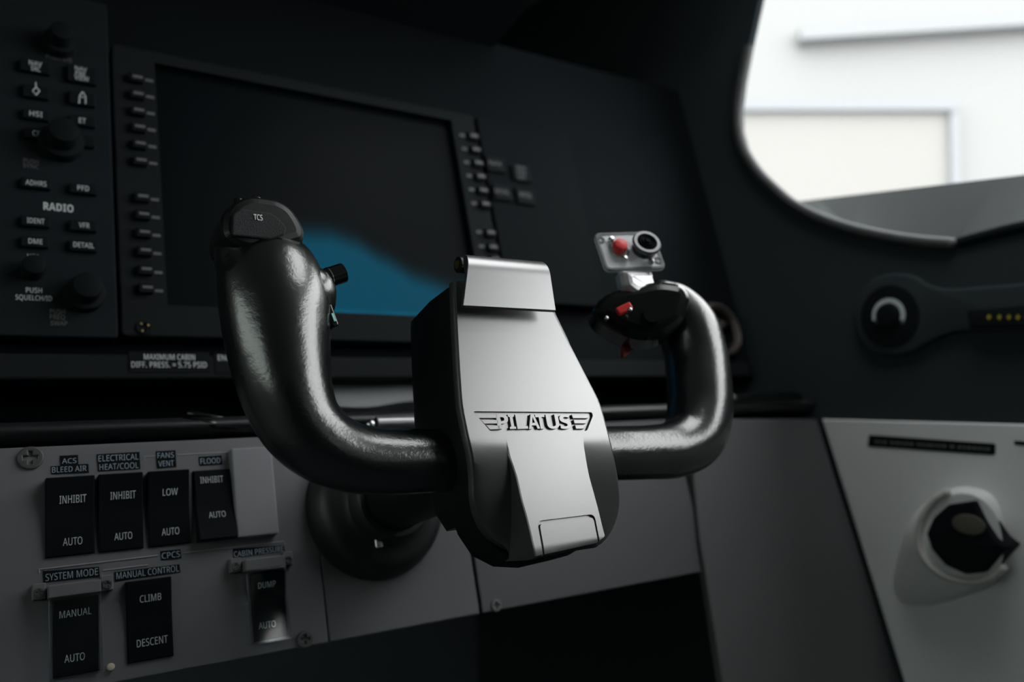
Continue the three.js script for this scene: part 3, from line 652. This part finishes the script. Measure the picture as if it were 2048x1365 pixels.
// pale side panel with placard and air outlet
{
  const d = 0.006, X = WALL - d;
  const t = thing('console_panel', 'pale grey side wall panel at lower right of the cockpit', 'side panel', S(1800, 1365), 'world');
  const tl = S(1642, 839, X), top2 = S(2048, 849, X);
  const pts = [tl, top2, new THREE.Vector3(0, top2.y + (top2.y - tl.y) / (top2.z - tl.z) * 0.7, top2.z + 0.7), new THREE.Vector3(0, 0.3, top2.z + 0.7), new THREE.Vector3(0, 0.3, S(1870, 1560, X).z), S(1807, 1365, X)];
  part('face_plate', onWall(pts, 0.0005, d, 0.0025, 0.002), M.sidePanel, t);
  const pl = part('placard', onWall(wl([[1738, 870], [1992, 888], [1990, 911], [1736, 894]], X), d - 0.001, d + 0.0006, 0.0002, 0.002), M.label, t);
  part('placard', onWall(wl([[2029, 882], [2140, 890], [2140, 899], [2029, 890]], X), d - 0.001, d + 0.0006, 0.0002), M.label, t);
  // tiny dashes of lettering on the placard, too small to read
  const dash = []; let q = 0.05; while (q < 0.93) { const w = 0.012 + 0.02 * rnd(); const y = (s) => 883 + 17 * s; dash.push(onWall(wl([[1738 + 254 * q, y(q) - 3], [1738 + 254 * (q + w), y(q + w) - 3], [1738 + 254 * (q + w), y(q + w) + 3], [1738 + 254 * q, y(q) + 3]], X - 0.0006), d + 0.0006, d + 0.0008)); q += w + 0.012 + (rnd() < 0.25 ? 0.02 : 0); }
  part('legend', dash, M.printDim, pl);
}
{
  // outlet: a blister whose round mouth looks aft
  const X0 = WALL - 0.006, X1 = WALL - 0.03;
  const t = thing('air_outlet', 'round pale outlet cup with black swivel nozzle on side panel', 'air outlet', S(1900, 1120, X0), 'world');
  const spl = (pts, X, k = 64) => new THREE.CatmullRomCurve3(pts.map(([x, y]) => S(x, y, X)), true, 'centripetal').getSpacedPoints(k).slice(0, k);
  const base = spl([[1822, 1040], [1795, 1120], [1787, 1180], [1805, 1206], [1850, 1212], [1920, 1196], [1998, 1160], [2012, 1100], [2006, 1040], [1985, 992], [1935, 974], [1885, 984]], X0);
  const rimPts = [[1840, 1050], [1834, 1080], [1842, 1112], [1868, 1140], [1905, 1158], [1945, 1163], [1985, 1153], [2004, 1125], [2005, 1080], [1990, 1030], [1955, 995], [1915, 988], [1875, 1005]];
  const rim = spl(rimPts, X1), mid = base.map((p, i) => p.clone().lerp(rim[i], 0.55).setX(X0 + (X1 - X0) * 0.75));
  part('cup', loft([base, mid, rim], 1.0, false), M.sidePanel, t);
  const path = new THREE.CatmullRomCurve3([[1893, 986], [1868, 1004], [1846, 1036], [1838, 1072], [1843, 1106], [1865, 1136], [1902, 1157], [1945, 1164], [1983, 1154], [2006, 1138]].map(([x, y]) => S(x, y, X1)));
  part('rim', [fresh(new THREE.TubeGeometry(path, 90, 0.0034, 12, false)), ...[0, 1].map((k) => { const p = path.getPoint(k); return fresh(new THREE.SphereGeometry(0.0034, 14, 10)).translate(p.x, p.y, p.z); })], mat(0.5, 0.48, 0.47, 0.6), t);
  const inn = spl(rimPts.map(([x, y]) => [1925 + (x - 1925) * 0.93, 1078 + (y - 1078) * 0.93]), X0 - 0.004);
  part('well', loft([rim, inn], 1.0, true), M.sidePanel, t);
  const nz = wl([[1852, 1068], [1866, 1036], [1895, 1010], [1947, 1002], [1966, 1042], [1990, 1078], [2012, 1096], [1988, 1122], [1968, 1146], [1930, 1150], [1890, 1132], [1862, 1100]], X1 - 0.006);
  part('nozzle', onWall(nz, 0.011, WALL - X1 + 0.006, 0.002, 0.0015), M.key, t);
  const e = S(1937, 1050, X1 - 0.007), el = []; for (let i = 0; i < 28; i++) { const a = i / 28 * 2 * Math.PI, s = pxm2(1937, 1050, X1); el.push(new THREE.Vector3(0, e.y + 20 * s * Math.sin(a), e.z + 33 * s * Math.cos(a))); }
  part('nozzle_core', onWall(el, WALL - X1 + 0.006, WALL - X1 + 0.0075, 0.0006), M.tan, t);
}

// ================================================================== CONTROL WHEEL
const yoke = thing('control_wheel', 'black leather control wheel with satin silver hub plate and switch grips', 'control wheel', P(1060, 850, 0.18));
const NF = 0.23;                                           // front face of the hub
{
  // grips and arms: one limb from the hub out and up, each side
  part('grip', limb([[915, 921, 0.2, 62], [850, 922, 0.2, 64], [780, 924, 0.2, 66], [712, 917, 0.2, 69], [652, 894, 0.2, 75], [604, 850, 0.2, 82], [576, 790, 0.2, 90], [562, 722, 0.2, 99, 0.95], [554, 655, 0.2, 106, 0.92], [549, 600, 0.2, 109, 0.88], [537, 550, 0.1995, 103, 0.82], [520, 512, 0.1975, 90, 0.74], [514, 490, 0.196, 82, 0.66]], 56, 8), M.leather, yoke);
  part('grip', limb([[1190, 908, 0.2, 54], [1235, 907, 0.2, 54], [1300, 905, 0.2, 54], [1350, 899, 0.2, 57], [1386, 874, 0.2, 63], [1399, 828, 0.2, 65], [1398, 770, 0.2, 65], [1391, 710, 0.2, 63], [1374, 655, 0.2, 61], [1346, 617, 0.2, 52], [1310, 596, 0.2, 40]], 48, 8), M.leather, yoke);
  // thumb pad bulging on the inner side of the left grip
  part('thumb_pad', limb([[606, 566, 0.203, 44], [626, 582, 0.204, 45], [634, 606, 0.203, 38], [632, 650, 0.2, 24]], 36, 8, true), M.leather, yoke);
  // left switch head
  const cap = [[431, 498], [430, 455], [447, 428], [482, 413], [540, 421], [566, 437], [582, 458], [595, 484], [592, 505], [540, 520], [470, 520]].map(([x, y]) => P(x, y, 0.2));
  const head = part('switch_head', slab(cap, 0.184, 0.214, 0.005, 0.004), M.hubBlack, yoke);
  const face = [[464, 470], [466, 428], [484, 417], [540, 425], [558, 436], [574, 456], [570, 468], [540, 478]].map(([x, y]) => P(x, y, 0.2155));
  part('switch_face', slab(face, 0.212, 0.2155, 0.0008, 0.001), mat(0.02, 0.021, 0.023, 0.75, { specularIntensity: 0.5, bumpMap: grainTex, bumpScale: 0.0003 }), head);
  part('legend', words('TCS', 508, 439.5, 525.5, 442, 11, 0.2157, FONT, 0.0002), mat(0.95, 0.97, 0.97, 0.6), head);
  const a = P(511, 414, 0.2), b = P(511, 398, 0.2); part('switch_toggle', rodBetween(a, b, 0.0026, 20), M.gloss, head);
  const a2 = P(476, 416, 0.2), b2 = P(476, 400, 0.2); part('switch_toggle', rodBetween(a2, b2, 0.002, 16), M.gloss, head);
  // push button on the pad
  const k0 = P(644, 560, 0.206), k1 = P(686, 546, 0.207), kd = k1.clone().sub(k0).normalize();
  part('push_button', rodBetween(k0, k1, 0.0048, 30), M.gloss, yoke);
  part('button_ring', rodBetween(k0.clone().addScaledVector(kd, 0.0036), k0.clone().addScaledVector(kd, 0.0041), 0.00495, 30), M.steel, yoke);
  const tr = P(659, 634, 0.207); const tg = box(-0.002, 0.002, -0.006, 0.006, -0.003, 0.003, 0.0012); tg.rotateZ(0.25); tg.translate(tr.x, tr.y, tr.z);
  const tb = part('trigger', tg, M.gloss, yoke);
  const tw = box(-0.0005, 0.0005, -0.002, 0.002, 0, 0.0005); tw.rotateZ(0.25); tw.translate(tr.x + 0.0006, tr.y - 0.0015, tr.z + 0.003); part('trigger_mark', tw, M.cyan, tb);
}
{
  // hub body
  const out = [[905, 566], [930, 552], [1000, 548], [1080, 556], [1110, 632], [1150, 712], [1190, 795], [1222, 895], [1234, 970], [1232, 1025], [1208, 1078], [1160, 1108], [1100, 1122], [1048, 1119], [1003, 1096], [972, 1052], [952, 1000], [946, 925], [920, 805], [912, 690]];
  const cen = P(1070, 840, 0.222), top = P(835, 645, 0.182).y, bot = P(885, 1062, 0.182).y;
  const sink = [0, 0, 0, 0, 0, 0, 0, 895, 965, 1020, 1066, 1094, 1104, 1101, 1082, 1048, 1000, 925, 0, 0].map((y) => 0.0235 * Math.pow(Math.max(0, (y - 878) / 226), 1.55));
  const at = (z, k, clip) => out.map(([x, y], i) => { const p = P(x, y, NF - sink[i] * 0.8); const q = new THREE.Vector3(cen.x + (p.x - cen.x) * k, cen.y + (p.y - cen.y) * k, clip ? z : z - sink[i]); if (clip) { q.y = Math.max(bot, Math.min(top + 0.25 * Math.max(0, q.y - top), q.y)); } return q; });
  part('hub_body', loft([at(0.176, 0.93, true), at(0.182, 0.985, true), at(0.19, 1.0, true), at(0.206, 1.0, false), at(0.2245, 0.994, false), at(0.2262, 0.98, false)], 0.5), M.hubBlack, yoke);
  // column
  const c = P(775, 1003, NL + 0.02);
  part('column', disc(new THREE.Vector2(c.x, c.y), 0.0195, NL + 0.001, 0.178, 44), M.hubBlack, yoke);
}
{
  // silver hub plate: rows of a height field with a raised tongue, then the badge bed and the catch groove cut into it
  const rows = [
    [907, 562, 1086, 562], [909, 620, 1112, 628], [913, 700, 1149, 703], [917, 765, 1181, 765], [921, 812, 1202, 808], [931, 865, 1217, 860], [941, 910, 1228, 906], [946, 955, 1237, 953], [948, 1000, 1241, 990], [957, 1036, 1239, 1022], [976, 1068, 1230, 1052], [1006, 1092, 1216, 1076], [1040, 1106, 1200, 1092]];
  const tong = [[985, 560, 1120, 560], [990, 620, 1125, 628], [995, 700, 1135, 703], [1000, 765, 1150, 765], [1003, 812, 1158, 808], [1010, 870, 1166, 865], [1018, 909, 1171, 904], [1033, 955, 1179, 949], [1043, 999, 1190, 990], [1053, 1035, 1199, 1024], [1061, 1067, 1206, 1053], [1067, 1094, 1211, 1072], [1072, 1113, 1213, 1086]];
  const cat = (list, t) => { const i = Math.min(Math.floor(t), list.length - 2), x = t - i, q = (j) => list[Math.max(0, Math.min(list.length - 1, j))]; return list[0].map((_, k) => { const [p0, p1, p2, p3] = [q(i - 1)[k], q(i)[k], q(i + 1)[k], q(i + 2)[k]]; return p1 + 0.5 * x * (p2 - p0 + x * (2 * p0 - 5 * p1 + 4 * p2 - p3 + x * (3 * (p1 - p2) + p3 - p0))); }); };
  const section = [], rings = [], steps = 6, total = (rows.length - 1) * steps;
  const lift = (y) => 0.0235 * Math.pow(Math.max(0, (y - 878) / 226), 1.55);
  for (let i = 0; i <= total; i++) {
    const [lx, ly, rx, ry] = cat(rows, i / steps), [tx, ty, sx, sy] = cat(tong, i / steps), ym = (ly + ry) / 2;
    const dr = lift(ym), dl = NF - dr, t = Math.max(0, Math.min(1, (ym - 1085) / 25)), tn = NF - 0.0012 * t * t, L = P(lx, ly, dl), R = P(rx, ry, dl), A = P(tx, ty, NF), B = P(Math.min(sx, rx - 4), sy, NF), e = 0.0014, e2 = 0.0005;
    const low = dl - 0.0042, a = [];
    const yLim = P(1046, 1113, dl).y, put = (x, y, z) => a.push(new THREE.Vector3(x, z < NF - 0.008 ? Math.max(y, yLim) : y, z));
    const along = (p, q, s) => [p.x + (q.x - p.x) * s, p.y + (q.y - p.y) * s];
    put(L.x - 0.0002, L.y, low); put(L.x, L.y, dl - e); put(L.x + e * 0.3, L.y, dl - e * 0.3); put(L.x + e, L.y, dl);
    for (const s of [0.25, 0.5, 0.75]) put(...along(L, A, s), dl);
    put(A.x - e2 * 1.2, A.y, dl); put(A.x - e2 * 0.5, A.y, dl); put(A.x, A.y, Math.max(dl, tn - e2)); put(A.x + e2, A.y, tn); put(A.x + e2 * 1.6, A.y, tn);
    for (const s of [0.2, 0.4, 0.6, 0.8]) put(...along(A, B, s), tn);
    put(B.x - e2 * 1.6, B.y, tn); put(B.x - e2, B.y, tn); put(B.x, B.y, Math.max(dl, tn - e2)); put(B.x + e2 * 0.5, B.y, dl); put(B.x + e2 * 1.2, B.y, dl);
    for (const s of [0.25, 0.5, 0.75]) put(...along(B, R, s), dl);
    put(R.x - e, R.y, dl); put(R.x - e * 0.3, R.y, dl - e * 0.3); put(R.x, R.y, dl - e); put(R.x + 0.0002, R.y, low);
    rings.push(a);
  }
  // rounded foot
  for (const [dv, dn] of [[0.0006, 0.0012], [0.0009, 0.003], [0.001, 0.006]]) rings.push(rings[total].map((p) => new THREE.Vector3(p.x, p.y - dv, Math.max(Math.min(0.2035, p.z), p.z - dn))));
  const pos = []; const tri = (a, b, c) => pos.push(a.x, a.y, a.z, b.x, b.y, b.z, c.x, c.y, c.z);
  const K = rings[0].length;
  for (let i = 0; i + 1 < rings.length; i++) for (let j = 0; j < K; j++) { const a = rings[i][j], b = rings[i][(j + 1) % K], c = rings[i + 1][(j + 1) % K], d = rings[i + 1][j]; tri(a, c, b); tri(a, d, c); }
  for (const [r, f] of [[rings[0], 0], [rings[rings.length - 1], 1]]) { const cc = new THREE.Vector3((r[0].x + r[K - 1].x) / 2, (r[0].y + r[K - 1].y) / 2, r[0].z); for (let j = 0; j + 1 < K; j++) f ? tri(r[j + 1], r[j], cc) : tri(r[j], r[j + 1], cc); }
  let plate = new THREE.BufferGeometry(); plate.setAttribute('position', new THREE.Float32BufferAttribute(pos, 3));
  plate = mergeVertices(plate, 1e-7); plate.computeVertexNormals(); plate = clean(toCreasedNormals(plate, 0.35));
  const ev = new Evaluator(); ev.useGroups = false; ev.attributes = ['position', 'normal', 'uv'];
  const cut = (g, s) => { const q = clean(s); const A = new Brush(g), B = new Brush(q); A.updateMatrixWorld(); B.updateMatrixWorld(); return ev.evaluate(A, B, SUBTRACTION).geometry; };
  const bedPts = [[946, 823], [1184, 825], [1186, 832], [1174, 862.5], [982, 864.5]].map(([x, y]) => P(x, y, NF));
  const BED = NF - 0.0013;
  plate = cut(plate, slab(bedPts, BED, NF + 0.004, 0, 0.0012));
  // groove round the catch
  const gOut = [[1074, 1120], [1074, 1042], [1188, 1031], [1206, 1100], [1206, 1120]], cA = P(1077, 1130, NF), o1 = P(1074, 1041, NF), o2 = P(1183, 1031, NF), o3 = P(1207, 1078, NF), w = 0.0011;
  const topY = (o1.y + o2.y) / 2;
  const lx = P(1080, 1075, NF).x, rx = P(1194, 1055, NF).x, by = Math.min(P(1092, 1116, NF).y, o3.y) - 0.01;
  const outer = rounded([[lx, topY], [rx, topY], [rx, by], [lx, by]].map(([x, y]) => new THREE.Vector2(x, y)), 0.003), innr = rounded([[lx + w, topY - w * 1.3], [rx - w, topY - w * 1.3], [rx - w, by + 0.0005], [lx + w, by + 0.0005]].map(([x, y]) => new THREE.Vector2(x, y)), 0.0022);
  const gr = new THREE.Shape([...outer]); gr.holes.push(new THREE.Path(innr));
  let gg = new THREE.ExtrudeGeometry(gr, { depth: 0.006, bevelEnabled: false }); gg.translate(0, 0, NF - 0.0016);
  plate = cut(plate, fresh(gg));
  const hub = part('hub_plate', plate, M.silver, yoke);
  // badge: raised wing bars and lettering in the bed
  const zb = BED, ht = 0.0013;
  const bars = [
    [[949, 829], [994, 829.5], [995, 837], [957, 837]], [[961, 840], [996, 840], [998, 848], [969, 848.5]], [[972, 851], [1000, 851], [1001, 859.5], [980, 860]],
    [[1143, 830], [1179, 830.5], [1176, 837.5], [1146, 837.5]], [[1147, 840], [1175, 840], [1172, 848], [1149, 848]], [[1150, 850.5], [1171, 850.5], [1168, 858.5], [1152, 858.5]]];
  part('badge_wing', bars.map((q) => slab(quad(q, NF), zb - 0.0002, zb + ht, 0.0002)), M.silver, hub);
  const letters = [['P', 996, 1020], ['I', 1020, 1033], ['L', 1035, 1057], ['A', 1058, 1081], ['T', 1075, 1094], ['U', 1096, 1121], ['S', 1122, 1145]];
  for (const [ch, xa, xb] of letters) {
    const a = P(xa, 859, NF), b = P(xb, 859, NF), top = P(xa, 829.5, NF);
    let g = new TextGeometry(ch, { font: BOLD, size: 1, depth: 0.3, curveSegments: 6, bevelEnabled: true, bevelSize: 0.012, bevelThickness: 0.03, bevelSegments: 2 });
    g.computeBoundingBox(); const bb = g.boundingBox; g.translate(-bb.min.x, -bb.min.y, -bb.min.z);
    const sy = (top.y - a.y) / (bb.max.y - bb.min.y); g.scale((b.x - a.x) / (bb.max.x - bb.min.x), sy, (ht + 0.0002) / (bb.max.z - bb.min.z));
    g.translate(a.x, a.y, zb - 0.0002);
    part('badge_letter', fresh(g), M.silver, hub);
  }
  // curved clip on the top of the hub
  const cl = [], nT = 0.2305, nB = NF + 0.009, TL = P(919, 516, nT), TR = P(1075, 535, nT), BL = P(925, 606, nB), BR = P(1113, 625, nB);
  const yTop = (TL.y + TR.y) / 2, yBot = (BL.y + BR.y) / 2;
  for (const off of [0, 1]) {
    const ring = []; let fall = 0;
    for (let i = 0; i <= 24; i++) { const s = i / 24, tilt = -0.06 + 1.05 * Math.pow(Math.max(0, 1 - s / 0.36), 1.2);
      if (i) fall += Math.tan(tilt) * (yTop - yBot) / 24;
      ring.push([s, yTop + (yBot - yTop) * s - (off ? 0.0006 : 0), fall - off * 0.0016]);
    }
    for (const q of ring) q[2] += nB - fall;
    cl.push(ring);
  }
  const prof = [...cl[0], ...cl[1].reverse()], crings = [];
  for (const [k, ins] of [[0, 0.0005], [0.0006, 0], [1 - 0.0006, 0], [1, 0.0005]].map(([a, b]) => [a < 0.5 ? a : a, b])) {
    crings.push(prof.map(([s, y, z]) => { const l = TL.x + (BL.x - TL.x) * s, r = TR.x + (BR.x - TR.x) * s; return new THREE.Vector3(l + (r - l) * (k === 0.0006 ? 0.006 : k === 1 - 0.0006 ? 0.994 : k), y, z - (ins ? 0.0003 : 0)); }));
  }
  const clip = part('clip', loft(crings, 0.5), M.silver, yoke);
  const h0 = P(916, 530, 0.219), h1 = P(1085, 545, 0.219); h1.y = h0.y;
  part('clip_hinge', rodBetween(h0, h1, 0.0042, 24), M.hubBlack, clip);
  part('hinge_pin', rodBetween(h0.clone().setX(h0.x - 0.0008), h0.clone().setX(h0.x + 0.002), 0.0022, 18), M.brass, clip);
}
{
  // right switch head
  const hd = [[1198, 612], [1212, 590], [1240, 582], [1300, 582], [1336, 598], [1350, 625], [1342, 668], [1312, 690], [1280, 688], [1245, 668], [1212, 638]].map(([x, y]) => P(x, y, 0.2));
  const hc = P(1275, 625, 0.2), tilt = (g) => { g = clean(g); g.translate(-hc.x, -hc.y, -0.2); g.rotateY(-0.5); g.translate(hc.x, hc.y, 0.2); return g; };
  const head = part('switch_head', tilt(slab(hd, 0.182, 0.214, 0.007, 0.006)), M.gloss, yoke);
  // red slide and chrome button
  const r = P(1279, 610, 0.215), rb = box(-0.0048, 0.0048, -0.0024, 0.0024, -0.004, 0.002, 0.001); rb.rotateZ(0.32); rb.translate(r.x, r.y, r.z); part('red_slide', tilt(rb), M.red, head);
  for (const [x, y] of [[1262, 620], [1298, 612]]) { const p = P(x, y, 0.2205), s = fresh(new THREE.SphereGeometry(0.0015, 14, 10)); s.translate(p.x, p.y, p.z); part('slide_pin', tilt(s), M.steel, head); }
  const cb = P(1330, 628, 0.219); part('push_button', tilt(rodBetween(new THREE.Vector3(cb.x, cb.y, 0.21), new THREE.Vector3(cb.x, cb.y, 0.219), 0.0052, 26)), M.gloss, head);
  const tabP = [[1247, 674], [1272, 696], [1247, 716]].map(([x, y]) => P(x, y, 0.185)); part('red_tab', slab(tabP, 0.182, 0.185, 0.0005, 0.001), mat(0.3, 0.012, 0.012, 0.5), head);
  // neck and grey switch plate, turned towards the left seat
  const np = [[1243, 540], [1303, 540], [1308, 565], [1316, 584], [1300, 592], [1270, 590], [1250, 574]].map(([x, y]) => P(x, y, 0.21));
  part('neck', slab(np, 0.2, 0.2125, 0.005, 0.003), mat(0.42, 0.42, 0.43, 0.35, { metalness: 0.6 }), yoke);
  const c = P(1258, 505, 0.206), s = pxm(1258, 505, 0.206), w = 122 * s / 2 / 0.985, h = 91 * s / 2;
  const turn = new THREE.Matrix4().makeRotationY(-0.4).multiply(new THREE.Matrix4().makeRotationX(-0.2)).setPosition(c.x, c.y, 0.206), shear = new THREE.Matrix4().set(1, -0.09, 0, 0, 0, 1, 0, 0, 0, 0, 1, 0, 0, 0, 0, 1);
  turn.multiply(new THREE.Matrix4().makeRotationZ(-0.07)).multiply(shear);
  const loc = (g) => { const q = clean(g); q.applyMatrix4(turn); return q; };
  const rc = (a, b) => [[-a, b], [a, b], [a, -b], [-a, -b]].map(([x, y]) => new THREE.Vector2(x, y));
  const pl = part('switch_plate', loc(slab(rc(w, h), -0.0015, 0.0015, 0.0006, 0.004)), M.plateGrey, yoke);
  part('plate_rim', loc(slab(rc(w, h), 0.0012, 0.002, 0.0003, 0.004, [rounded(rc(w - 0.0014, h - 0.0014), 0.003)])), M.greyScrew, pl);
  const px = (x) => (x - 1258) * s * 1.0, py = (y) => (505 - y) * s;
  part('button_bezel', loc(disc({ x: px(1236) + 0.0004, y: py(501) }, 0.0066, 0.0015, 0.003, 30, 0.0008)), M.steel, pl);
  part('red_button', loc(disc({ x: px(1236), y: py(502) }, 0.0044, 0.002, 0.0085, 30, 0.0012)), M.red, pl);
  for (const [x, y] of [[1226, 480], [1240, 528], [1292, 536]]) part('pin', loc(disc({ x: px(x), y: py(y) }, 0.0019, 0.001, 0.005, 18, 0.0008)), M.steel, pl);
  for (const [x, y] of [[1206, 476], [1310, 531]]) part('screw', loc(screwHead(new THREE.Vector2(px(x), py(y)), 0.0028, 0.0008, 0.002)), M.greyScrew, pl);
  const hx = px(1288), hy = py(503), prof = (a) => a.map(([x, y]) => new THREE.Vector2(x, y));
  part('hat_switch', loc(turned({ x: hx, y: hy }, prof([[0, 0.001], [0.0075, 0.001], [0.007, 0.003], [0.0045, 0.0045], [0.0045, 0.0075], [0, 0.0075]]), 40)), M.rubber, pl);
  part('hat_cap', loc(turned({ x: hx, y: hy }, prof([[0.0045, 0.007], [0.0085, 0.007], [0.0088, 0.0085], [0.008, 0.0098], [0.0062, 0.0098], [0.0058, 0.009], [0.0048, 0.009]]), 44)), mat(0.16, 0.16, 0.165, 0.35, { metalness: 0.9 }), pl);
  part('hat_centre', loc(turned({ x: hx, y: hy }, prof([[0, 0.0084], [0.0062, 0.0084], [0.006, 0.0096], [0.0052, 0.0091], [0.0045, 0.0102], [0.0036, 0.0097], [0.003, 0.0109], [0.0021, 0.0104], [0.0014, 0.0116], [0, 0.0116]]), 40)), M.key, pl);
}

renderer.render(scene, camera);
